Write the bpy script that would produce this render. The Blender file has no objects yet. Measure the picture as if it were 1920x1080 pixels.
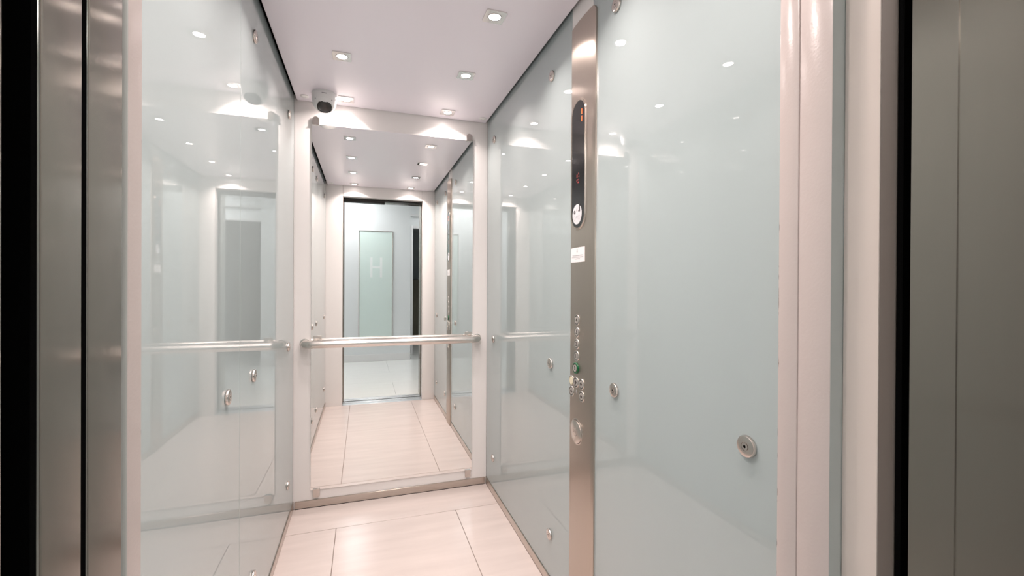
import bpy, bmesh, math, random
from mathutils import Vector, Matrix
random.seed(7)
SC = bpy.context.scene
COL = SC.collection
PI = math.pi

# ------------------------------------------------------------------ camera, world, exposure
# world: X right, Y into the car (back wall at Y=0, front wall at Y=-2.142), Z up, metres
cam_d = bpy.data.cameras.new('camera')
cam_d.sensor_width = 36.0
cam_d.lens = 840.66 / 1920 * 36
cam_d.shift_y = -2.55 / 1920
cam_d.clip_start = 0.01
cam = bpy.data.objects.new('camera', cam_d)
COL.objects.link(cam)
_r = Vector((0.94927993, -0.3143867, 0.0053489))
_u = Vector((-0.00397428, 0.0050132, 0.99997954))
_f = Vector((0.31440708, 0.94928176, -0.00350947))
M = Matrix(((_r.x, _u.x, -_f.x, 0), (_r.y, _u.y, -_f.y, 0), (_r.z, _u.z, -_f.z, 0), (0, 0, 0, 1)))
cam.matrix_world = Matrix.Translation((0.3562, -2.6536, 1.2143)) @ M
SC.camera = cam

w = bpy.data.worlds.new('world'); SC.world = w
w.use_nodes = True
w.node_tree.nodes['Background'].inputs[0].default_value = (0.5, 0.52, 0.55, 1)
w.node_tree.nodes['Background'].inputs[1].default_value = 0.0     # everything is indoors: no sky

vs = SC.view_settings
vs.view_transform = 'Standard'; vs.look = 'None'; vs.gamma = 1.0; vs.use_curve_mapping = False
vs.exposure = 0.0

LAMP_W = 2.5           # each car downlight
LENS_E = 60.0
HALL_E = 15.5           # hall ceiling light panels
WARM = (1.0, 0.875, 0.835)
COOL = (0.97, 0.98, 1.0)

# ------------------------------------------------------------------ helpers
def mat(name, col=(0.8, 0.8, 0.8), rough=0.5, metal=0.0, **kw):
    m = bpy.data.materials.new(name); m.use_nodes = True
    b = m.node_tree.nodes['Principled BSDF']
    b.inputs['Base Color'].default_value = (*col, 1)
    b.inputs['Roughness'].default_value = rough
    b.inputs['Metallic'].default_value = metal
    for k, v in kw.items():
        b.inputs[k.replace('_', ' ')].default_value = v
    return m

def nodes(m):
    nt = m.node_tree
    return nt, nt.nodes, nt.links, nt.nodes['Principled BSDF']

def coords(m, scale=(1, 1, 1)):
    nt, n, l, b = nodes(m)
    tc = n.new('ShaderNodeTexCoord'); mp = n.new('ShaderNodeMapping')
    mp.inputs['Scale'].default_value = scale
    g = n.new('ShaderNodeNewGeometry')
    l.new(g.outputs['Position'], mp.inputs['Vector'])
    return mp.outputs['Vector']

def noise(m, scale=(1, 1, 1), freq=5.0, detail=3.0):
    nt, n, l, b = nodes(m)
    t = n.new('ShaderNodeTexNoise'); t.inputs['Scale'].default_value = freq; t.inputs['Detail'].default_value = detail
    l.new(coords(m, scale), t.inputs['Vector'])
    return t.outputs['Fac']

def ramp_col(m, fac, stops):
    nt, n, l, b = nodes(m)
    r = n.new('ShaderNodeValToRGB')
    e = r.color_ramp.elements
    while len(e) < len(stops): e.new(0.5)
    for el, (p, c) in zip(e, stops): el.position = p; el.color = (*c, 1)
    l.new(fac, r.inputs['Fac'])
    return r.outputs['Color']

def bump(m, fac, strength=0.1, dist=0.001):
    nt, n, l, b = nodes(m)
    bp = n.new('ShaderNodeBump'); bp.inputs['Strength'].default_value = strength; bp.inputs['Distance'].default_value = dist
    l.new(fac, bp.inputs['Height']); l.new(bp.outputs['Normal'], b.inputs['Normal'])

def emis(name, col, strength, base=(0.8, 0.8, 0.8)):
    m = mat(name, base, 0.3)
    b = m.node_tree.nodes['Principled BSDF']
    b.inputs['Emission Color'].default_value = (*col, 1)
    b.inputs['Emission Strength'].default_value = strength
    return m

def finish(name, bm, m, parent=None, origin=None, smooth=False):
    """link a bmesh (built in world coordinates) as one object; origin / parent.location is subtracted"""
    me = bpy.data.meshes.new(name)
    bmesh.ops.recalc_face_normals(bm, faces=bm.faces[:])
    off = Vector((0, 0, 0))
    if parent is not None:
        p = parent
        while p is not None: off += p.location; p = p.parent
    if origin is None and parent is None:
        origin = (0, 0, 0)
    o = bpy.data.objects.new(name, me)
    if origin is not None:
        o.location = Vector(origin) - off; off = Vector(origin)
    bm.transform(Matrix.Translation(-off))
    bm.to_mesh(me); bm.free()
    for mm in (m if isinstance(m, (list, tuple)) else [m]): me.materials.append(mm)
    if smooth:
        for p in me.polygons: p.use_smooth = True
        me.set_sharp_from_angle(angle=math.radians(38))
    COL.objects.link(o)
    if parent is not None: o.parent = parent
    return o

def box(bm, x0, x1, y0, y1, z0, z1, bev=0.0, seg=1, mi=0):
    r = bmesh.ops.create_cube(bm, size=1.0)
    vs_ = r['verts']
    bmesh.ops.scale(bm, vec=(abs(x1 - x0), abs(y1 - y0), abs(z1 - z0)), verts=vs_)
    bmesh.ops.translate(bm, vec=((x0 + x1) / 2, (y0 + y1) / 2, (z0 + z1) / 2), verts=vs_)
    fs = list({f for v in vs_ for f in v.link_faces})
    if bev > 0:
        es = list({e for f in fs for e in f.edges})
        r = bmesh.ops.bevel(bm, geom=es, offset=bev, segments=seg, affect='EDGES', profile=0.5)
        fs = list({f for v in r['verts'] for f in v.link_faces})
    for f in fs: f.material_index = mi
    return fs

def newbox(name, m, x0, x1, y0, y1, z0, z1, bev=0.0, seg=1, parent=None, origin=None):
    bm = bmesh.new(); box(bm, x0, x1, y0, y1, z0, z1, bev, seg)
    return finish(name, bm, m, parent, origin, smooth=bev > 0)

def frame(n):
    """basis whose third axis is n"""
    n = Vector(n).normalized()
    if abs(n.z) > 0.9: a = Vector((1, 0, 0))
    else: a = Vector((0, 0, 1)).cross(n).normalized()
    b = n.cross(a)
    return a, b, n

def lathe(bm, prof, origin, axis, seg=32, sx=1.0, sy=1.0, mi=0):
    """revolve prof [(radius, height, [mat])] about axis at origin"""
    a, b, n = frame(axis); O = Vector(origin)
    rings = []
    for p in prof:
        r, h = p[0], p[1]
        if r < 1e-7: rings.append([bm.verts.new(O + n * h)])
        else: rings.append([bm.verts.new(O + a * (r * sx * math.cos(t * 2 * PI / seg)) + b * (r * sy * math.sin(t * 2 * PI / seg)) + n * h) for t in range(seg)])
    for i in range(len(rings) - 1):
        A, B = rings[i], rings[i + 1]; k = prof[i + 1][2] if len(prof[i + 1]) > 2 else mi
        for t in range(seg):
            u = (t + 1) % seg
            if len(A) == 1 and len(B) == 1: continue
            if len(A) == 1: f = bm.faces.new((A[0], B[t], B[u]))
            elif len(B) == 1: f = bm.faces.new((A[t], A[u], B[0]))
            else: f = bm.faces.new((A[t], A[u], B[u], B[t]))
            f.material_index = k

def tube(bm, pts, rad, seg=20, caps=True):
    pts = [Vector(p) for p in pts]; rings = []
    for i, p in enumerate(pts):
        d = (pts[min(i + 1, len(pts) - 1)] - pts[max(i - 1, 0)]).normalized()
        a = Vector((0, 0, 1)); b = d.cross(a).normalized(); a = b.cross(d).normalized()
        rings.append([bm.verts.new(p + a * rad * math.cos(t * 2 * PI / seg) + b * rad * math.sin(t * 2 * PI / seg)) for t in range(seg)])
    for A, B in zip(rings, rings[1:]):
        for t in range(seg): bm.faces.new((A[t], A[(t + 1) % seg], B[(t + 1) % seg], B[t]))
    if caps: bm.faces.new(rings[0]); bm.faces.new(rings[-1])

def prism(bm, poly, vec, mi=0):
    """extrude a closed polygon (list of 3D points) along vec"""
    v = Vector(vec)
    A = [bm.verts.new(Vector(p)) for p in poly]; B = [bm.verts.new(Vector(p) + v) for p in poly]
    fs = [bm.faces.new(A), bm.faces.new(B[::-1])]
    for i in range(len(A)): fs.append(bm.faces.new((A[i], B[i], B[(i + 1) % len(A)], A[(i + 1) % len(A)])))
    for f in fs: f.material_index = mi
    return fs

def thing(name, loc, label, cat, group=None):
    o = bpy.data.objects.new(name, None); o.empty_display_size = 0.05
    o.location = loc; COL.objects.link(o)
    tag(o, label, cat, group); return o

def tag(o, label, cat, group=None):
    o['label'] = label; o['category'] = cat
    if group: o['group'] = group
    return o

def struct(o, label, cat):
    o['kind'] = 'structure'; o['label'] = label; o['category'] = cat
    return o

def sroot(name, loc, label, cat):
    o = bpy.data.objects.new(name, None); o.empty_display_size = 0.05; o.location = loc
    COL.objects.link(o); return struct(o, label, cat)

# ------------------------------------------------------------------ materials
paint = mat('white_paint', (0.86, 0.825, 0.805), 0.30)
f_ = noise(paint, freq=260, detail=2); bump(paint, f_, 0.10, 0.001)
shaded_paint = mat('shaded_white_paint', (0.57, 0.485, 0.455), 0.22)  # the white wall paint, with the reveals' dimmer light put into the colour
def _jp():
    nt, n, l, b = nodes(shaded_paint)
    fine = noise(shaded_paint, freq=240, detail=2); bump(shaded_paint, fine, 0.14, 0.001)
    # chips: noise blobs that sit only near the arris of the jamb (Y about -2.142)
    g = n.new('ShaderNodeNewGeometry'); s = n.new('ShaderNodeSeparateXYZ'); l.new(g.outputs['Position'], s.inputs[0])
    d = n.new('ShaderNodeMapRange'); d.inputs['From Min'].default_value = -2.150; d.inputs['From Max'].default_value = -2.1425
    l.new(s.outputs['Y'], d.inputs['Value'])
    ch = noise(shaded_paint, (1, 1, 1), 34, 3)
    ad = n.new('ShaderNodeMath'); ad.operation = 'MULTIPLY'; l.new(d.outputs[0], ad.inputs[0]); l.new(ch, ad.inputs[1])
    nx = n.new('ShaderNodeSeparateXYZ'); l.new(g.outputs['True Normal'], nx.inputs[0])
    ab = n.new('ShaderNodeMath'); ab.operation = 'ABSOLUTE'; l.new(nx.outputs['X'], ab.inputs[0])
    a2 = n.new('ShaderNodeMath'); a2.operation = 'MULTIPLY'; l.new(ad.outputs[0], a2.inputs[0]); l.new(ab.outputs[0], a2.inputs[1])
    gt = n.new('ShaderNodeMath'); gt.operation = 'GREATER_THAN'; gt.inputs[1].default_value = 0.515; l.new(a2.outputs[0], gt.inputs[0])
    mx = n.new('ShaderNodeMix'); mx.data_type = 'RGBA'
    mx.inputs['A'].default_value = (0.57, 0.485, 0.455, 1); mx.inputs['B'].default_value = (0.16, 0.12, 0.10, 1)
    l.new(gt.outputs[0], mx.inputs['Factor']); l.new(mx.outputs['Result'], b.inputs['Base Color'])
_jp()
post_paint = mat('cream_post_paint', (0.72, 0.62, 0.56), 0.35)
ceil_m = mat('satin_white_ceiling', (0.90, 0.84, 0.90), 0.28)
bump(ceil_m, noise(ceil_m, freq=90, detail=2), 0.02, 0.001)
glass_m = mat('back_painted_glass', (0.45, 0.505, 0.50), 0.008, IOR=1.68)
def _gm():
    nt, n, l, b = nodes(glass_m)
    l.new(ramp_col(glass_m, noise(glass_m, (1, 1, 0.4), 1.7, 2), [(0.3, (0.390, 0.446, 0.446)), (0.75, (0.410, 0.464, 0.464))]), b.inputs['Base Color'])
_gm()
glass_edge = mat('green_glass_edge', (0.22, 0.36, 0.32), 0.15)
mirror_m = mat('mirror_silver', (0.965, 0.97, 0.96), 0.0, 1.0)
black_m = mat('black_gap', (0.003, 0.003, 0.003), 1.0, Specular_IOR_Level=0.0)  # darkness of the open gaps put in as a near-black colour
dark_m = mat('dark_metal', (0.035, 0.032, 0.030), 0.45, 0.6)

def steel(name, col, rough, aniso, rot, grain=(1, 1, 0.01)):
    m = mat(name, col, rough, 1.0)
    nt, n, l, b = nodes(m)
    b.inputs['Anisotropic'].default_value = aniso
    b.inputs['Anisotropic Rotation'].default_value = rot
    t = n.new('ShaderNodeTangent'); t.direction_type = 'RADIAL'; t.axis = 'Z'
    l.new(t.outputs[0], b.inputs['Tangent'])
    g = noise(m, grain, 900, 2)
    l.new(ramp_col(m, g, [(0.25, tuple(c * 0.975 for c in col)), (0.8, tuple(min(1, c * 1.02) for c in col))]), b.inputs['Base Color'])
    return m
steel_v = steel('brushed_steel', (0.53, 0.46, 0.40), 0.30, 0.9, 0.0)
steel_door = steel('brushed_door_steel', (0.325, 0.293, 0.258), 0.19, 1.0, 0.0)
steel_h = mat('satin_skirting_steel', (0.58, 0.52, 0.47), 0.28, 1.0)
nt, n, l, b = nodes(steel_h)
l.new(ramp_col(steel_h, noise(steel_h, (0.3, 0.3, 8), 60, 2), [(0.3, (0.53, 0.47, 0.42)), (0.8, (0.62, 0.56, 0.51))]), b.inputs['Base Color'])
rail_m = mat('satin_rail_steel', (0.70, 0.66, 0.62), 0.24, 1.0)
bolt_m = mat('bolt_steel', (0.62, 0.57, 0.53), 0.20, 1.0)
chrome = mat('bezel_chrome', (0.72, 0.70, 0.68), 0.12, 1.0)
alu = mat('sill_aluminium', (0.86, 0.87, 0.89), 0.42, 1.0)

def tile_mat(name, c0, c1, rough):
    m = mat(name, c0, rough); nt, n, l, b = nodes(m)
    s = noise(m, (0.9, 7, 1), 2.6, 4)
    l.new(ramp_col(m, s, [(0.30, c0), (0.75, c1)]), b.inputs['Base Color'])
    s2 = noise(m, (0.7, 9, 1), 4, 2)
    r = n.new('ShaderNodeMapRange'); r.inputs['To Min'].default_value = rough * 0.8; r.inputs['To Max'].default_value = rough * 1.3
    l.new(s2, r.inputs['Value']); l.new(r.outputs[0], b.inputs['Roughness'])
    return m
tile_m = tile_mat('cream_porcelain', (0.61, 0.525, 0.49), (0.68, 0.59, 0.55), 0.20)
hall_tile = tile_mat('white_hall_porcelain', (0.77, 0.77, 0.74), (0.80, 0.80, 0.77), 0.16)
grout_m = mat('grout', (0.30, 0.24, 0.20), 0.9)
hall_paint = mat('hall_white_paint', (0.80, 0.82, 0.82), 0.55)
bump(hall_paint, noise(hall_paint, freq=140, detail=2), 0.05, 0.001)
white_plastic = mat('white_plastic', (0.82, 0.81, 0.80), 0.30)

lens_m = emis('lamp_lens', WARM, LENS_E)
led_m = emis('hall_led_diffuser', COOL, HALL_E)

# ------------------------------------------------------------------ car shell
W, L, H = 1.0736, 2.142, 2.20
FT = 0.08                      # front wall thickness
OX0, OX1, OZ = 0.158, 0.945, 2.094
SK = 0.0416

# floor: substrate + tiles
fl = struct(newbox('floor', grout_m, -0.03, W + 0.03, -L, 0.03, -0.06, -0.004), 'grout bed of the lift car floor beneath the cream tiles', 'floor')
G = 0.0013
for x0, x1, y0, y1 in ((0, W, -0.268, 0), (0, 0.232, -L, -0.268), (0.232, 0.832, -L, -0.268), (0.832, W, -L, -0.268)):
    newbox('tile', tile_m, x0 + G, x1 - G, y0 + G, y1 - G, -0.0039, 0.0, 0.0006, 1, parent=fl)

# ceiling: white panel hung with a shadow gap at both sides under a dark car roof
cl = struct(newbox('ceiling', black_m, -0.03, W + 0.03, -L - FT, 0.03, H + 0.03, H + 0.07), 'dark car roof above the white ceiling panel', 'ceiling')
newbox('ceiling_panel', ceil_m, 0.014, W - 0.014, -L + 0.002, -0.003, H, H + 0.028, 0.0015, 1, parent=cl)

# bolts
def bolt_mesh(sign):
    bm = bmesh.new()
    ax = (sign, 0, 0)
    R = 0.0215
    lathe(bm, [(R - 0.002, 0.0), (R, 0.0015), (R, 0.0055), (R - 0.0012, 0.0078), (R - 0.0035, 0.0088), (0.0088, 0.0088), (0.0086, 0.0078), (0.0076, 0.0078),
               (0.0074, 0.0094), (0.0030, 0.0094), (0.0028, 0.0060, 1), (0, 0.0060, 1)], (0, 0, 0), ax, 32)
    me = bpy.data.meshes.new('bolt'); bmesh.ops.recalc_face_normals(bm, faces=bm.faces[:]); bm.to_mesh(me); bm.free()
    me.materials.append(bolt_m); me.materials.append(black_m)
    for p in me.polygons: p.use_smooth = True
    me.set_sharp_from_angle(angle=math.radians(38))
    return me
bolt_l, bolt_r = bolt_mesh(1), bolt_mesh(-1)

def side_wall(name, label, sign, xg, panels, bolts):
    """backing sheet + separate back-painted glass panels standing on the skirting, held by bolts"""
    out = -sign * 0.02
    xb0, xb1 = sorted((xg + out * 0.6, xg + out * 1.6))
    wl = struct(newbox(name, dark_m, xb0, xb1, -L, 0.02, 0, H + 0.03), label, 'wall')
    for (ya, yb), ys in zip(panels, bolts):
        x0, x1 = sorted((xg, xg + out * 0.6))
        bm = bmesh.new(); box(bm, x0, x1, -yb + 0.001, -ya - 0.001, SK + 0.001, H + 0.022, 0.0012)
        for f in bm.faces:
            if abs(f.normal.x) < 0.5: f.material_index = 1
        g = finish('glass_panel', bm, [glass_m, glass_edge], parent=wl, smooth=False)
        for y in ys:
            for z in (0.212, 0.901, 2.054):
                o = bpy.data.objects.new('bolt', bolt_l if sign > 0 else bolt_r); COL.objects.link(o)
                o.parent = g; o.location = (xg, -y, z)
    return wl
wall_l = side_wall('wall_left', 'pale green glass side wall of the lift with steel bolts, left of the mirror', 1, 0.0,
                   [(0.002, 1.10), (1.10, L - 0.002)], [(0.190, 0.928), (1.237, 1.975)])
wall_r = side_wall('wall_right', 'pale green glass side wall of the lift carrying the steel control panel', -1, W,
                   [(0.002, 1.170), (1.330, L - 0.002)], [(0.158, 0.992), (1.476, 1.966)])
newbox('filler_strip', paint, W, W + 0.012, -1.3285, -1.1715, SK, H + 0.022, parent=wall_r)

# back wall
wall_b = struct(newbox('wall_back', paint, 0.0, W, 0.0, 0.04, 0, H + 0.03), 'white painted back wall of the lift behind the mirror', 'wall')

grey_edge = mat('grey_edge_nose_sheen', (0.40, 0.41, 0.385), 0.35)
# front wall: two returns and a header around the opening
wall_f = sroot('wall_front', (0.55, -L - FT / 2, 0), 'white painted front wall of the lift around the door opening', 'wall')
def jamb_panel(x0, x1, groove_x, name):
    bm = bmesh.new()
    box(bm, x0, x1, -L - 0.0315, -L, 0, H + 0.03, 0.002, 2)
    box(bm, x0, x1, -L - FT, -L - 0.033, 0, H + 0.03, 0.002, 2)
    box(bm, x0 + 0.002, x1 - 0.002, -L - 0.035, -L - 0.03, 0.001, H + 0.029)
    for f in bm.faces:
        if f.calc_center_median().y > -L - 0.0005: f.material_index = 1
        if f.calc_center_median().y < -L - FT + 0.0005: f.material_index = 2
    return finish(name, bm, [shaded_paint, paint, grey_edge], wall_f, smooth=True)
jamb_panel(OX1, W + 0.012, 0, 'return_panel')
# left return is slimmer, with a rounded nose towards the landing
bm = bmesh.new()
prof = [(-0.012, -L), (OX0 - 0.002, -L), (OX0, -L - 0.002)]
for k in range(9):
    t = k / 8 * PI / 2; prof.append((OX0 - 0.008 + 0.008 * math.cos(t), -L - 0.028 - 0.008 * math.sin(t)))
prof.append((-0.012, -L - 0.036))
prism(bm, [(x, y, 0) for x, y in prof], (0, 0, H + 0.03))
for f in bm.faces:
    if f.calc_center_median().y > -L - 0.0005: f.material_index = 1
    if f.calc_center_median().y < -L - 0.0285: f.material_index = 2  # hall light on the curved nose put in as a grey colour
finish('return_panel', bm, [shaded_paint, paint, grey_edge], wall_f, smooth=True)
newbox('header_panel', paint, OX0 + 0.001, OX1 - 0.001, -L - FT, -L - 0.0005, OZ, H + 0.03, 0.0015, 1, parent=wall_f)

# slam post to the right of the opening, stepped back behind the jamb
bm = bmesh.new()
X2 = 0.967
prof = [(X2 + 0.014, -L - FT - 0.001), (X2, -L - FT - 0.001)]
for k in range(11):
    t = k / 10 * PI / 2; prof.append((X2 + 0.0035 - 0.0035 * math.cos(t), -2.2655 - 0.0010 * math.sin(t)))
prof.append((X2 + 0.014, -2.2665))
prism(bm, [(x, y, 0.0) for x, y in prof], (0, 0, H + 0.02))
post = struct(finish('trim_1', bm, post_paint, smooth=True), 'cream painted rounded door post right of the lift opening', 'door post')

bm = bmesh.new()
prof = [(X2 + 0.014, -2.2667)]
for k in range(11):
    t = k / 10 * PI / 2; prof.append((X2 + 0.0005 + 0.0035 - 0.0035 * math.cos(t), -2.2667 - 0.0165 * math.sin(t)))
prof.append((X2 + 0.014, -2.2832))
prism(bm, [(x, y, 0.0) for x, y in prof], (0, 0, H + 0.02))
edge_shade = finish('shaded_edge', bm, mat('taupe_shade', (0.14, 0.115, 0.098), 0.5), post, smooth=True)  # shade on the post's rounded edge put in as a dark taupe strip
newbox('gap_shade', black_m, X2 + 0.0036, X2 + 0.12, -2.290, -2.2836, 0.0, H + 0.02, parent=post)  # added black strip standing in for the unlit gap to the landing
# skirting
bb = struct(newbox('baseboard_back', steel_h, 0.010, W - 0.010, -0.010, 0.0, 0.003, SK, 0.0012, 1), 'brushed steel skirting under the mirror', 'skirting')
newbox('dark_seam', black_m, 0.010, W - 0.010, -0.0085, -0.002, 0.0, 0.003, parent=bb)
bl = struct(newbox('baseboard_left', steel_h, -0.012, 0.004, -L, 0.0, 0.003, SK, 0.0012, 1), 'brushed steel skirting below the left glass wall', 'skirting')
newbox('dark_seam', black_m, -0.010, 0.003, -L, -0.002, 0.0, 0.003, parent=bl)
b_r = sroot('baseboard_right', (W, -L / 2, 0), 'brushed steel skirting below the right glass wall, broken by the control panel', 'skirting')
newbox('skirting_length', steel_h, W - 0.004, W + 0.012, -1.175, 0.0, 0.003, SK, 0.0012, 1, parent=b_r)
newbox('skirting_length', steel_h, W - 0.004, W + 0.012, -L, -1.352, 0.003, SK, 0.0012, 1, parent=b_r)

newbox('dark_seam', black_m, W - 0.003, W + 0.010, -L, -0.002, 0.0, 0.003, parent=b_r)
# ------------------------------------------------------------------ doors, sills, landing frame
def door_panel(parent, y0, y1, x, z0=0.008, z1=2.13, wdt=0.40, m=steel_door, R=0.006):
    """retracted sliding leaf: its leading edge (rounded) shows at x, it runs back to the left"""
    bm = bmesh.new()
    pr = [(x - wdt, y1)]
    for k in range(5): t = k / 4 * PI / 2; pr.append((x - 0.002 + 0.002 * math.sin(t), y1 - 0.002 + 0.002 * math.cos(t)))
    for k in range(9): t = k / 8 * PI / 2; pr.append((x - R + R * math.cos(t), y0 + R - R * math.sin(t)))
    pr.append((x - wdt, y0))
    prism(bm, [(a, c, z0) for a, c in pr], (0, 0, z1 - z0))
    return finish('door_leaf', bm, m, parent, smooth=True)
d1 = sroot('door_1', (0.0, -2.25, 0), 'open steel sliding door of the lift car, two leaves slid to the left', 'door')
door_panel(d1, -2.2358, -2.1845, 0.1605, R=0.0025)
door_panel(d1, -2.2987, -2.2540, 0.166, R=0.0032)
newbox('gap_shade', black_m, -0.2, 0.1648, -2.3045, -2.2989, 0.01, 2.13, parent=d1)  # added black strip: darkness of the gap towards the landing door
newbox('gap_shade', black_m, -0.2, 0.1597, -2.2440, -2.2360, 0.01, 2.13, parent=d1)  # added black strip: darkness between the two leaves
d2 = sroot('door_2', (0.0, -2.35, 0), 'open steel landing door slid into the left side of the frame', 'door')
door_panel(d2, -2.3750, -2.3280, 0.166)

def sill(name, y0, y1, label):
    s = sroot(name, (0.55, (y0 + y1) / 2, 0), label, 'door sill')
    n_ = 3; wd = (y1 - y0) / n_
    bm = bmesh.new(); box(bm, -0.1, 1.02, y0, y1, -0.05, -0.008)
    finish('sill_base', bm, dark_m, s)
    for k in range(n_):
        newbox('sill_rib', alu, -0.1, 1.02, y0 + k * wd + (0.0 if k % 2 == 0 else 0.004), y0 + (k + 1) * wd - (0.0 if k % 2 == 0 else 0.004), -0.008, 0.0 if k % 2 == 0 else -0.003, 0.001, 1, parent=s)
    return s
sill('trim_2', -2.280, -2.143, 'grooved aluminium sill of the lift car at the door opening')
sill('trim_3', -2.410, -2.312, 'grooved aluminium sill of the landing beyond the narrow gap')

# header gear over the opening, seen in the mirror
hd = sroot('trim_4', (0.55, -2.26, 2.06), 'dark door track over the lift opening', 'door track')
newbox('track', dark_m, -0.1, 1.0, -2.290, -2.224, 2.078, 2.18, parent=hd)
newbox('track_cover', dark_m, -0.1, 0.565, -2.288, -2.224, 2.055, 2.0775, parent=hd)

# landing frame (steel), right jamb in two folded plates
lf = sroot('trim_5', (0.55, -2.40, 0), 'brushed steel landing door frame around the lift entrance', 'door frame')
newbox('jamb_plate', steel_door, 0.9455, 1.06, -2.3541, -2.3125, 0, 2.16, parent=lf)
newbox('jamb_plate', steel_door, 0.9470, 1.06, -2.480, -2.3541, 0, 2.16, parent=lf)
newbox('jamb_plate', steel_door, 0.04, 0.160, -2.480, -2.3765, 0, 2.16, 0.0015, 2, parent=lf)
newbox('head_plate', steel_door, 0.1605, 0.9455, -2.480, -2.330, 2.092, 2.16, 0.0015, 2, parent=lf)

# ------------------------------------------------------------------ mirror
mr = thing('wall_mirror', (0.5345, 0, 0.094), 'tall frameless mirror held by four steel clips on the back wall', 'mirror')
newbox('mirror_pane', mirror_m, 0.0877, 0.9813, -0.006, -0.0005, 0.094, 2.082, 0.0, parent=mr)
def clip(x, z, up):
    bm = bmesh.new(); wd = 0.0175; h = 0.038; s = 1 if up else -1
    pts = [(-wd, -0.006 * s)]
    for k in range(13):
        t = PI - k / 12 * PI
        pts.append((wd * math.cos(t), (h - wd) * s + wd * math.sin(t) * s) if up else (wd * math.cos(t) * (1 if abs(math.cos(t)) < .99 else 1), (h - wd * 0.55) * s + wd * 0.55 * math.sin(t) * s))
    pts.append((wd, -0.006 * s))
    prism(bm, [(x + a, -0.012, z + c) for a, c in pts], (0, 0.0055, 0))
    # lip that turns over the mirror edge
    box(bm, x - wd, x + wd, -0.015, -0.0065, z - 0.008 * s, z - 0.001 * s)
    box(bm, x - wd * .8, x + wd * .8, -0.0065, 0.0, z + 0.004 * s, z + 0.026 * s)
    finish('clip', bm, bolt_m, mr, smooth=True)
clip(0.108, 2.084, True); clip(0.958, 2.084, True); clip(0.117, 0.092, False); clip(0.957, 0.092, False)

# ------------------------------------------------------------------ handrail
RZ, RY, RR = 0.892, -0.066, 0.0205
hr = thing('handrail', (0.534, 0, RZ), 'round satin steel handrail running across the mirror', 'handrail')
pts = []
xl, xr, rb = 0.057, 1.011, 0.045
pts.append((xl, 0.0, RZ)); pts.append((xl, -0.012, RZ))
for k in range(11):
    t = k / 10 * PI / 2; pts.append((xl + rb - rb * math.cos(t), RY + rb - rb * math.sin(t), RZ))
for k in range(1, 12): pts.append((xl + rb + (xr - xl - 2 * rb) * k / 12, RY, RZ))
for k in range(11):
    t = k / 10 * PI / 2; pts.append((xr - rb + rb * math.sin(t), RY + rb - rb * math.cos(t), RZ))
pts.append((xr, -0.012, RZ)); pts.append((xr, 0.0, RZ))
bm = bmesh.new(); tube(bm, pts, RR, 24); finish('rail', bm, rail_m, hr, smooth=True)
for x in (0.120, 0.955):
    bm = bmesh.new()
    box(bm, x - 0.022, x + 0.022, -0.011, -0.0061, RZ + 0.002, RZ + 0.040, 0.001)
    for s in (-0.014, 0.014):
        box(bm, x + s - 0.004, x + s + 0.004, -0.052, -0.010, RZ + 0.014, RZ + 0.024, 0.001)
    finish('bracket', bm, rail_m, hr, smooth=True)
for x in (xl, xr):
    bm = bmesh.new(); lathe(bm, [(0.0, 0.0), (0.026, 0.0), (0.026, 0.003), (0.0205, 0.004), (0.0, 0.004)], (x, 0.0, RZ), (0, -1, 0), 28)
    finish('end_flange', bm, rail_m, hr, smooth=True)

# ------------------------------------------------------------------ ceiling downlights
def downlight(x, y, label, aim=None, gain=1.0):
    t = thing('ceiling_downlight', (x, y, H), label, 'downlight', 'square downlights in the lift ceiling')
    a = 0.0385; R = 0.0265
    bm = bmesh.new()                                   # square bezel with a round hole
    N = 48; ring = []; sq = []; sqb = []; low = []
    for k in range(N):
        an = k * 2 * PI / N + PI / N; c, s = math.cos(an), math.sin(an); m_ = max(abs(c), abs(s))
        sq.append(bm.verts.new((x + a * c / m_, y + a * s / m_, H - 0.004)))
        sqb.append(bm.verts.new((x + a * c / m_, y + a * s / m_, H)))
        ring.append(bm.verts.new((x + R * c, y + R * s, H - 0.004)))
        low.append(bm.verts.new((x + (R - 0.003) * c, y + (R - 0.003) * s, H - 0.0005)))
    for k in range(N):
        j = (k + 1) % N
        bm.faces.new((sq[k], sq[j], ring[j], ring[k])); bm.faces.new((ring[k], ring[j], low[j], low[k])); bm.faces.new((sqb[k], sqb[j], sq[j], sq[k]))
    finish('bezel', bm, chrome, t)
    bm = bmesh.new()
    lathe(bm, [(0.0255, 0.0005), (0.0255, 0.0048), (0.0225, 0.0055), (0.0205, 0.0035)], (x, y, H), (0, 0, -1), 36)
    finish('lamp_ring', bm, chrome, t, smooth=True)
    bm = bmesh.new()
    lathe(bm, [(0.0208, 0.0030), (0.017, 0.0042), (0.009, 0.0050), (0, 0.0052)], (x, y, H), (0, 0, -1), 32)
    finish('lens', bm, lens_m, t, smooth=True)
    ld = bpy.data.lights.new('lamp_light', 'AREA'); ld.energy = LAMP_W * gain; ld.color = WARM
    ld.shape = 'DISK'; ld.size = 0.038; ld.spread = math.radians(130)
    lo = bpy.data.objects.new('lamp_light', ld); COL.objects.link(lo); lo.parent = t; lo.location = (0, 0, -0.0075)
    if aim: lo.rotation_euler = Vector(aim).to_track_quat('-Z', 'Y').to_euler()
    return t
GAIN = [1.0, 1.0, 1.25, 1.45, 1.4]        # rows near the door turned up to brighten the front half
ORD = ['nearest the back wall', 'second from the back wall', 'third from the back wall', 'fourth from the back wall', 'nearest the door']
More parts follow.
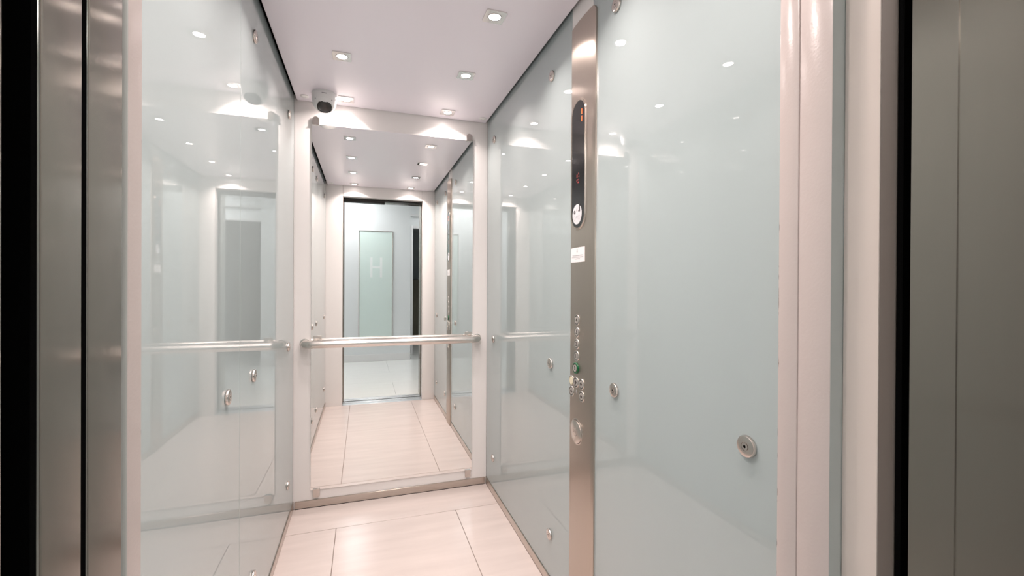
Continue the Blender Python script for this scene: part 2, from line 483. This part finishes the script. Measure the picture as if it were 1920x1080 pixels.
for i, d in enumerate((0.101, 0.579, 1.067, 1.557, 2.034)):
    downlight(0.264, -d, 'lit square downlight in the left ceiling row, ' + ORD[i], {0: (-0.22, 0.14, -1)}.get(i), GAIN[i])
    downlight(0.809, -d, 'lit square downlight in the right ceiling row, ' + ORD[i], None, GAIN[i])

# ceiling caps in the four corners
for x, y in ((0.059, -0.074), (1.022, -0.074), (0.059, -2.07), (1.022, -2.07)):
    bm = bmesh.new()
    lathe(bm, [(0.021, 0.0), (0.021, 0.003), (0.019, 0.0045), (0.006, 0.0045), (0.005, 0.003), (0, 0.003)], (x, y, H), (0, 0, -1), 28)
    finish('fixing_cap', bm, white_plastic, cl, smooth=True)

# ------------------------------------------------------------------ dome camera
CX, CY = 0.160, -0.140
dc = thing('dome_camera', (CX, CY, H), 'white dome security camera on the ceiling above the mirror', 'camera')
bm = bmesh.new()
lathe(bm, [(0.0, 0.0), (0.058, 0.0), (0.0585, 0.004), (0.0575, 0.006), (0.0575, 0.008), (0.0610, 0.0095), (0.0605, 0.034), (0.0585, 0.042), (0.0, 0.042)], (CX, CY, H), (0, 0, -1), 48)
finish('housing', bm, white_plastic, dc, smooth=True)
# lower shell: spherical cap with an opening through which the dark bubble looks towards the room
shell_c = Vector((CX, CY, H - 0.040)); RS = 0.0585
look = Vector((0.25, -0.75, -0.62)).normalized()
bm = bmesh.new()
bmesh.ops.create_uvsphere(bm, u_segments=120, v_segments=80, radius=RS)
bmesh.ops.translate(bm, vec=shell_c, verts=bm.verts[:])
def inside(f):
    c = f.calc_center_median() - shell_c
    if c.z > 0.002: return True
    d = c.normalized()
    # window: an oval that reaches from the rim forward over the nadir
    fw = Vector((0.10, -1.0, 0)).normalized(); sd = Vector((fw.y, -fw.x, 0))
    ax = (fw * 0.52 + Vector((0, 0, -0.85))).normalized(); up_ = ax.cross(sd)
    return d.dot(ax) > 0 and abs(d.dot(sd) / 0.62) ** 2.6 + abs(d.dot(up_) / 0.60) ** 2.6 < 1 and d.z < -0.14
bmesh.ops.delete(bm, geom=[f for f in bm.faces if inside(f)], context='FACES')
sh = finish('lower_shell', bm, white_plastic, dc, smooth=True)
md = sh.modifiers.new('thick', 'SOLIDIFY'); md.thickness = 0.003; md.offset = -1
bubble_m = mat('smoked_bubble', (0.045, 0.038, 0.035), 0.04, 0.0)
bm = bmesh.new()
lathe(bm, [(0.0540 * math.cos(k / 12 * PI / 2) if k < 12 else 0.0, 0.0540 * math.sin(k / 12 * PI / 2)) for k in range(13)], shell_c, (0, 0, -1), 40)
finish('bubble', bm, bubble_m, dc, smooth=True)
grey_m = mat('grey_print', (0.25, 0.25, 0.26), 0.5)
fw = Vector((0.05, -1, 0)).normalized()
for dx, h_, nm, sz in ((0.0, 0.020, 'badge', (0.011, 0.0018)),):
    bm = bmesh.new(); c = Vector((CX, CY, H - h_)) + fw * 0.0605
    box(bm, c.x - sz[0], c.x + sz[0], c.y - 0.0012, c.y + 0.0015, c.z - sz[1], c.z + sz[1])
    finish(nm, bm, grey_m, dc)
for s in (-1, 1):
    a_ = math.radians(-90 + s * 42); q = Vector((math.cos(a_), math.sin(a_), 0))
    bm = bmesh.new(); lathe(bm, [(0, 0.0015), (0.0028, 0.0015), (0.0028, -0.001)], Vector((CX, CY, H - 0.046)) + q * 0.0578, q, 12)
    finish('screw', bm, grey_m, dc, smooth=True)

# ------------------------------------------------------------------ control panel (on the right wall)
PX = W - 0.0125                 # crown of the plate
PYC, PHW = -1.267, 0.0885       # centre and half width
cp = thing('control_panel', (W, PYC, 0), 'tall brushed steel lift control panel with display, floor buttons and key switch', 'control panel')
def px_at(y):                  # slightly convex face
    t = (y - PYC) / PHW
    return PX + 0.0045 * t * t
def plate_bm():
    bm = bmesh.new(); Z0, Z1, rc = 0.004, 2.130, 0.016
    N = 22; cols = []
    for i in range(N + 1):
        t = -1 + 2 * i / N; y = PYC + PHW * t
        e = PHW - abs(PHW * t); zt = Z1 - (rc - math.sqrt(max(0, rc * rc - (rc - min(e, rc)) ** 2)))
        xx = px_at(y) + (0.003 if i in (0, N) else 0)
        cols.append((bm.verts.new((xx, y, Z0)), bm.verts.new((xx, y, zt)), bm.verts.new((W, y, Z0)), bm.verts.new((W, y, zt))))
    for A, B in zip(cols, cols[1:]):
        bm.faces.new((A[0], B[0], B[1], A[1])); bm.faces.new((A[1], B[1], B[3], A[3])); bm.faces.new((A[2], A[0], B[0], B[2]))
    bm.faces.new((cols[0][0], cols[0][1], cols[0][3], cols[0][2])); bm.faces.new((cols[-1][0], cols[-1][2], cols[-1][3], cols[-1][1]))
    return bm
plate = finish('plate', plate_bm(), steel_v, cp, smooth=True)

def stadium(yc, z0, z1, hw, x, n=20, grow=0.0):
    hw = hw + grow; z0 -= grow; z1 += grow; P = []
    for k in range(n + 1): t = k / n * PI; P.append((x, yc + hw * math.cos(t), z1 - hw + hw * math.sin(t)))
    for k in range(n + 1): t = PI + k / n * PI; P.append((x, yc + hw * math.cos(t), z0 + hw + hw * math.sin(t)))
    return P
def rim(bm, A, B):
    va = [bm.verts.new(p) for p in A]; vb = [bm.verts.new(p) for p in B]
    for k in range(len(va)): j = (k + 1) % len(va); bm.faces.new((va[k], va[j], vb[j], vb[k]))
DY, DZ0, DZ1, DHW = -1.251, 1.414, 1.852, 0.047
xs = PX - 0.0012
bm = bmesh.new()
rim(bm, stadium(DY, DZ0, DZ1, DHW, PX + 0.003, grow=0.009), stadium(DY, DZ0, DZ1, DHW, xs - 0.002, grow=0.006))
rim(bm, stadium(DY, DZ0, DZ1, DHW, xs - 0.002, grow=0.006), stadium(DY, DZ0, DZ1, DHW, xs - 0.001, grow=0.0))
finish('display_rim', bm, steel_v, cp, smooth=True)
disp_m = mat('black_display_glass', (0.012, 0.012, 0.013), 0.10)
bump(disp_m, noise(disp_m, (1, 1, 0.12), 140, 2), 0.05, 0.001)
bm = bmesh.new(); prism(bm, stadium(DY, DZ0, DZ1, DHW, xs - 0.0005, grow=0.0005), (0.004, 0, 0))
disp = finish('display', bm, disp_m, cp)
orange_m = emis('orange_segment', (1.0, 0.17, 0.02), 1.3, (0.3, 0.05, 0.01))
red_m = emis('dim_red_mark', (1.0, 0.10, 0.09), 0.22, (0.2, 0.02, 0.02))  # weakly emissive red of the small mark
xd = xs - 0.0009
bm = bmesh.new()
for za, zb in ((1.798, 1.817), (1.774, 1.793)): box(bm, xd, xd + 0.0008, -1.2788, -1.2732, za, zb, 0.0003)
finish('floor_digit', bm, orange_m, disp)['label'] = 'orange lit digit 1 on the display'
bm = bmesh.new()
for yy, zz, a_, c_ in ((-1.2435, 1.594, .006, .010), (-1.2555, 1.600, .004, .006), (-1.2580, 1.590, .005, .004), (-1.2500, 1.580, .008, .004), (-1.2525, 1.571, .009, .005), (-1.2420, 1.578, .004, .006)):
    box(bm, xd, xd + 0.0008, yy - a_ / 2, yy + a_ / 2, zz - c_ / 2, zz + c_ / 2)
finish('red_mark', bm, red_m, disp)['label'] = 'dim red mark in the middle of the display'
emb_m = mat('emblem_white', (0.70, 0.69, 0.71), 0.4)
print_m = mat('dark_print', (0.06, 0.05, 0.05), 0.6)
soft_print = mat('faint_print', (0.52, 0.50, 0.51), 0.6)
bm = bmesh.new(); lathe(bm, [(0, 0.001), (0.0345, 0.001), (0.035, 0.0)], (xd + 0.0008, -1.245, 1.461), (-1, 0, 0), 40)
emb = finish('pictogram_disc', bm, emb_m, disp, smooth=True); emb['label'] = 'round white pictogram disc at the foot of the display'
def flat(bm, y, z, hy, hz, x, mi=0): box(bm, x - 0.0004, x + 0.0003, y - hy, y + hy, z - hz, z + hz, mi=mi)
xe = xd - 0.0006
bm = bmesh.new()
lathe(bm, [(0.0025, 0.0005), (0.0062, 0.0005), (0.0062, 0)], (xe + .0002, -1.2275, 1.470), (-1, 0, 0), 20)
flat(bm, -1.2640, 1.482, .0035, .008, xe); flat(bm, -1.2625, 1.472, .0055, .003, xe)
lathe(bm, [(0.0, 0.0005), (0.0030, 0.0005), (0.0030, 0)], (xe + .0002, -1.2640, 1.4925), (-1, 0, 0), 14)
flat(bm, -1.2450, 1.453, .0045, .0008, xe, 1); flat(bm, -1.2450, 1.453, .0008, .0045, xe, 1)
flat(bm, -1.2450, 1.478, .0010, .006, xe, 1); flat(bm, -1.2425, 1.476, .0010, .004, xe, 1)
for (yy, zz) in ((-1.2270, 1.449), (-1.2620, 1.449)):
    lathe(bm, [(0.0068, 0.0005), (0.0080, 0.0005)], (xe + .0002, yy, zz), (-1, 0, 0), 24, mi=1)
finish('pictogram', bm, [print_m, soft_print], disp)

# paper sticker
st_m = mat('sticker_paper', (0.82, 0.80, 0.80), 0.5)
bm = bmesh.new()
sy0, sy1, sz0, sz1 = -1.300, -1.199, 1.295, 1.346
P = [(sy0, sz0), (sy1, sz0)]
for k in range(7): t = k / 6 * PI / 2; P.append((sy1 - 0.009 + 0.009 * math.cos(t), sz1 - 0.007 + 0.007 * math.sin(t)))
P.append((sy0, sz1))
P2 = []
for (a, c), (a2, c2) in zip(P, P[1:] + P[:1]):
    for k in range(5): P2.append((a + (a2 - a) * k / 5, c + (c2 - c) * k / 5))
xst = PX - 0.0016
prism(bm, [(xst, a, c) for a, c in P2], (0.0016 + 0.0028, 0, 0))
stk = finish('sticker', bm, st_m, cp); stk['label'] = 'small white paper sticker with printed lines'
bm = bmesh.new()
xk = xst - 0.0003
flat(bm, -1.2475, 1.3325, .0035, .0030, xk); flat(bm, -1.2475, 1.3385, .0015, .0022, xk)
for zz, ya, yb in ((1.3185, -1.290, -1.212), (1.3130, -1.293, -1.208), (1.3070, -1.268, -1.230)):
    y = ya
    while y < yb:
        ww = random.uniform(0.0022, 0.0070); y2 = min(yb, y + ww); flat(bm, (y + y2) / 2, zz, (y2 - y) / 2, .0009, xk); y = y2 + 0.0013
finish('printed_lines', bm, soft_print, stk)

# buttons
but_m = mat('button_steel', (0.66, 0.62, 0.58), 0.22, 1.0)
leg_m = mat('button_legend', (0.05, 0.04, 0.035), 0.5)
ring_m = mat('button_ring_light', (0.62, 0.58, 0.54), 0.30, 0.6)
green_m = emis('green_halo', (0.01, 0.60, 0.18), 0.02, (0.003, 0.085, 0.03))
cream_m = mat('cream_button', (0.72, 0.66, 0.50), 0.35)
def text_mesh(ch, size):
    cu = bpy.data.curves.new('legend', 'FONT'); cu.body = ch; cu.size = size; cu.align_x = 'CENTER'; cu.align_y = 'CENTER'; cu.extrude = 0.0003; cu.offset = size * 0.032
    o = bpy.data.objects.new('legend', cu); COL.objects.link(o)
    bpy.context.view_layer.update()
    dg = bpy.context.evaluated_depsgraph_get()
    me = bpy.data.meshes.new_from_object(o.evaluated_get(dg))
    bpy.data.objects.remove(o); bpy.data.curves.remove(cu)
    return me
TM = Matrix(((0, 0, -1, 0), (-1, 0, 0, 0), (0, 1, 0, 0), (0, 0, 0, 1)))
def button(y, z, kind, ch=None, R=0.0190):
    x0 = px_at(y) + 0.001
    hh = 0.004 if kind == 'green' else 0.0
    bm = bmesh.new()
    lathe(bm, [(R, 0.0), (R, 0.0026 + hh), (R - 0.0012, 0.0040 + hh), (R - 0.0040, 0.0040 + hh), (R - 0.0043, 0.0026 + hh, 1), (R - 0.0066, 0.0026 + hh, 1), (R - 0.0068, 0.0042 + hh, 2), (0.0, 0.0042 + hh, 2)], (x0, y, z), (-1, 0, 0), 32)
    ms = [but_m, leg_m, ring_m]
    if kind == 'green': ms = [green_m, leg_m, ring_m]
    if kind == 'cream': ms = [but_m, cream_m, cream_m]
    b_ = finish('button', bm, ms, cp, origin=(x0, y, z), smooth=True)
    xf = x0 - 0.0045
    if ch:
        me = text_mesh(ch, 0.0205); me.transform(TM); me.materials.append(leg_m)
        o = bpy.data.objects.new('legend', me); COL.objects.link(o); o.parent = b_; o.location = (-0.0044 - hh, 0, 0)
        b_['label'] = ('green lit floor button 0' if kind == 'green' else 'round floor button ' + ch)
    elif kind == 'diamond':
        bm = bmesh.new(); s = 0.0098
        prism(bm, [(xf, y + s * .85, z), (xf, y + .0027, z + .0050), (xf, y, z + s), (xf, y - .0027, z + .0050), (xf, y - s * .85, z), (xf, y - .0027, z - .0050), (xf, y, z - s), (xf, y + .0027, z - .0050)], (0.0006, 0, 0))
        finish('legend', bm, leg_m, b_)
    elif kind == 'cream': b_['label'] = 'plain cream coloured button'
for i, ch in enumerate('4321'): button(-1.2485 + 0.0012 * i, 1.094 - 0.0418 * i, 'num', ch)
button(-1.2440, 0.9265, 'green', '0')
button(-1.2050, 0.876, 'cream')
button(-1.2435, 0.877, 'diamond'); button(-1.2840, 0.879, 'diamond'); button(-1.2055, 0.838, 'diamond'); button(-1.2850, 0.837, 'diamond')
# engraved mark between the lower buttons
bm = bmesh.new(); flat(bm, -1.2455, 0.844, .0010, .0065, px_at(-1.2455)); flat(bm, -1.2415, 0.846, .0008, .0050, px_at(-1.2415))
finish('engraved_mark', bm, soft_print, cp)

# key switch disc
KY, KZ = -1.2465, 0.706
key_m = mat('key_disc_steel', (0.70, 0.64, 0.59), 0.26, 1.0)
bm = bmesh.new(); kx = px_at(KY) + 0.0008
lathe(bm, [(0.0445, 0.0), (0.0445, 0.0016), (0.0415, 0.0022), (0.0405, 0.0012), (0.0395, 0.0012, 1), (0.0390, 0.0050), (0.0365, 0.0062), (0, 0.0062)], (kx, KY, KZ), (-1, 0, 0), 48)
ks = finish('key_switch', bm, [key_m, leg_m], cp, smooth=True); ks['label'] = 'large round steel key switch with an engraved key sign'
bm = bmesh.new(); xk = kx - 0.0064
A = []; B = []
for k in range(15):
    t = math.radians(-110 + k / 14 * 215)
    A.append((xk, KY - 0.001 - 0.0135 * math.cos(t), KZ + 0.0150 * math.sin(t))); B.append((xk, KY - 0.001 - 0.0112 * math.cos(t), KZ + 0.0125 * math.sin(t)))
prism(bm, A + B[::-1], (0.0005, 0, 0))
for za in (0.0015, -0.0030): box(bm, xk, xk + 0.0005, KY - 0.006, KY + 0.0165, KZ + za, KZ + za + 0.0016)
box(bm, xk, xk + 0.0005, KY + 0.0150, KY + 0.0165, KZ - 0.0030, KZ + 0.0060)
finish('key_sign', bm, mat('engraved_key', (0.20, 0.17, 0.15), 0.5), ks)

# ------------------------------------------------------------------ hall behind the camera (seen in the mirror)
HX0, HX1, HZ = -1.7, 2.9, 2.66
FY = -4.775          # wall with the frosted pane
DYW = -5.29          # wall with the doorway
CXN = 1.078          # corner where the hall widens
hall_grout = mat('hall_grout', (0.52, 0.52, 0.50), 0.9)
hf = struct(newbox('floor_hall', hall_grout, HX0 - .1, HX1 + .1, -8.2, -2.412, -0.06, -0.004), 'grout bed of the white tiled hall floor', 'floor')
ty = -2.412
for a in range(3):
    tx = HX0
    y0, y1 = (-3.112 - 0.0 , -2.412) if a == 0 else ((-3.819, -3.112) if a == 1 else (FY - 0.02, -3.819))
    for b_ in range(4):
        x0 = HX0 + b_ * 1.2 - (0.55 if a % 2 else 0.0); x1 = min(x0 + 1.2, HX1); x0 = max(x0, HX0)
        newbox('tile', hall_tile, x0 + G, x1 - G, y0 + G, y1 - G, -0.0039, 0.0, parent=hf)
for x0 in (1.10, 2.0): newbox('tile', hall_tile, x0 + G, x0 + 0.9 - G, DYW - 0.2, FY - 0.02 - G, -0.0039, 0.0, parent=hf)
newbox('tile', hall_tile, 0.9, HX1, -8.15, DYW - 0.2 - G, -0.0039, 0.0, parent=hf)
struct(newbox('ceiling_hall', hall_paint, HX0 - .1, HX1 + .1, -8.2, -2.40, HZ, HZ + .08), 'white hall ceiling outside the lift', 'ceiling')
struct(newbox('wall_hall_far', hall_paint, HX0 - .1, CXN, DYW - 0.1, FY, -0.05, HZ), 'white hall wall with the frosted glass pane, facing the lift', 'wall')
wd_ = sroot('wall_hall_doorway', (1.7, DYW, 0), 'white hall wall with the open doorway, right of the frosted pane', 'wall')
newbox('wall_part', hall_paint, CXN, 1.165, DYW - 0.10, DYW, 0, HZ, parent=wd_)
newbox('wall_part', hall_paint, 1.165, 2.35, DYW - 0.10, DYW, 2.19, HZ, parent=wd_)
newbox('wall_part', hall_paint, 2.35, HX1, DYW - 0.10, DYW, 0, HZ, parent=wd_)
tr = sroot('trim_6', (1.75, DYW, 0), 'white moulded frame around the hall doorway', 'door frame')
for q in ((1.128, 1.168, 0.0, 2.232), (2.347, 2.39, 0.0, 2.232), (1.168, 2.347, 2.188, 2.232)):
    newbox('frame_length', white_plastic, q[0], q[1], DYW - 0.02, DYW + 0.022, q[2], q[3], 0.004, 2, parent=tr)
newbox('transom_shelf', white_plastic, CXN + .001, 2.5, DYW, DYW + 0.06, 2.395, 2.43, 0.004, 2, parent=tr)
struct(newbox('wall_hall_left', hall_paint, HX0 - .1, HX0, DYW, -2.40, 0, HZ), 'white left end wall of the hall', 'wall')
struct(newbox('wall_hall_right', hall_paint, HX1, HX1 + .1, -8.2, -2.40, 0, HZ), 'white right end wall of the hall', 'wall')
wn = sroot('wall_landing', (0.55, -2.46, 0), 'white hall wall around the lift entrance', 'wall')
newbox('wall_part', hall_paint, HX0, 0.04, -2.470, -2.40, 0, HZ, parent=wn)
newbox('wall_part', hall_paint, 1.06, HX1, -2.470, -2.40, 0, HZ, parent=wn)
newbox('wall_part', hall_paint, 0.04, 1.06, -2.470, -2.34, 2.16, HZ, parent=wn)
struct(newbox('baseboard_hall', white_plastic, HX0, CXN, FY, FY + 0.014, 0, 0.11, 0.003, 1), 'white skirting along the far hall wall', 'skirting')
# room beyond the doorway
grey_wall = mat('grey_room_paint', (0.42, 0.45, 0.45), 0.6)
rm = sroot('wall_room', (1.8, -8.1, 0), 'grey walls of the dim room beyond the hall doorway', 'wall')
newbox('wall_part', grey_wall, 0.8, HX1, -8.2, -8.1, 0, HZ, parent=rm)
newbox('wall_part', grey_wall, 0.8, 0.9, -8.1, DYW - 0.10, 0, HZ, parent=rm)
wood_m = mat('dark_olive_wood', (0.10, 0.085, 0.05), 0.4)
nt, n, l, b = nodes(wood_m)
l.new(ramp_col(wood_m, noise(wood_m, (6, 6, 0.6), 9, 4), [(0.3, (0.075, 0.062, 0.036)), (0.8, (0.12, 0.10, 0.06))]), b.inputs['Base Color'])
cb = thing('cabinet', (1.55, -7.0, 0), 'dark olive brown cabinet in the dim room beyond the hall doorway', 'cabinet')
newbox('body', wood_m, 1.15, 1.95, -7.4, -7.02, 0.0, 1.33, 0.004, 1, parent=cb)
for xa in (1.155, 1.555):
    dr = newbox('cabinet_door', wood_m, xa, xa + 0.39, -7.019, -7.0, 0.06, 1.31, 0.003, 1, parent=cb)
    bm = bmesh.new(); lathe(bm, [(0, 0.022), (0.012, 0.02), (0.014, 0.012), (0.005, 0.008), (0.005, 0)], (xa + (0.35 if xa < 1.3 else 0.04), -7.0, 1.24), (0, 1, 0), 16)
    finish('knob', bm, chrome, dr, smooth=True)

# frosted glass pane with a letter H
fp = thing('frosted_glass_pane', (0.541, FY, 0.30), 'tall frosted green glass pane with a letter H in a steel frame', 'glass pane')
frost_m = mat('frosted_green_glass', (0.72, 0.83, 0.785), 0.10)
hl_m = mat('etched_letter', (0.86, 0.90, 0.88), 0.5)
newbox('pane', frost_m, 0.292, 0.790, FY, FY + 0.012, 0.31, 2.048, parent=fp)
for q in ((0.284, 0.294, 0.30, 2.058), (0.789, 0.799, 0.30, 2.058), (0.294, 0.789, 2.046, 2.058), (0.294, 0.789, 0.30, 0.312)):
    newbox('frame_bar', bolt_m, q[0], q[1], FY, FY + 0.02, q[2], q[3], 0.001, 1, parent=fp)
bm = bmesh.new()
for q in ((0.455, 0.490, 1.325, 1.640), (0.602, 0.637, 1.325, 1.640), (0.490, 0.602, 1.466, 1.500)):
    box(bm, q[0], q[1], FY + 0.0118, FY + 0.0128, q[2], q[3])
finish('letter', bm, hl_m, fp)['label'] = 'pale etched letter H'

# hall ceiling light panels
for x, y, lb in ((0.10, -4.25, 'flat square light panel in the hall ceiling facing the lift'), (2.0, -4.75, 'flat square light panel in the hall ceiling near the doorway'),
                 (-1.2, -4.25, 'flat square light panel in the hall ceiling towards the left end wall')):
    t = thing('ceiling_light_panel', (x, y, HZ), lb, 'ceiling light', 'hall ceiling lights')
    bm = bmesh.new(); a = 0.30; c_ = 0.275
    for q in ((-a, a, -a, -c_), (-a, a, c_, a), (-a, -c_, -c_, c_), (c_, a, -c_, c_)): box(bm, x + q[0], x + q[1], y + q[2], y + q[3], HZ - 0.014, HZ)
    finish('frame', bm, white_plastic, t)
    newbox('diffuser', led_m, x - c_, x + c_, y - c_, y + c_, HZ - 0.008, HZ - 0.001, parent=t)
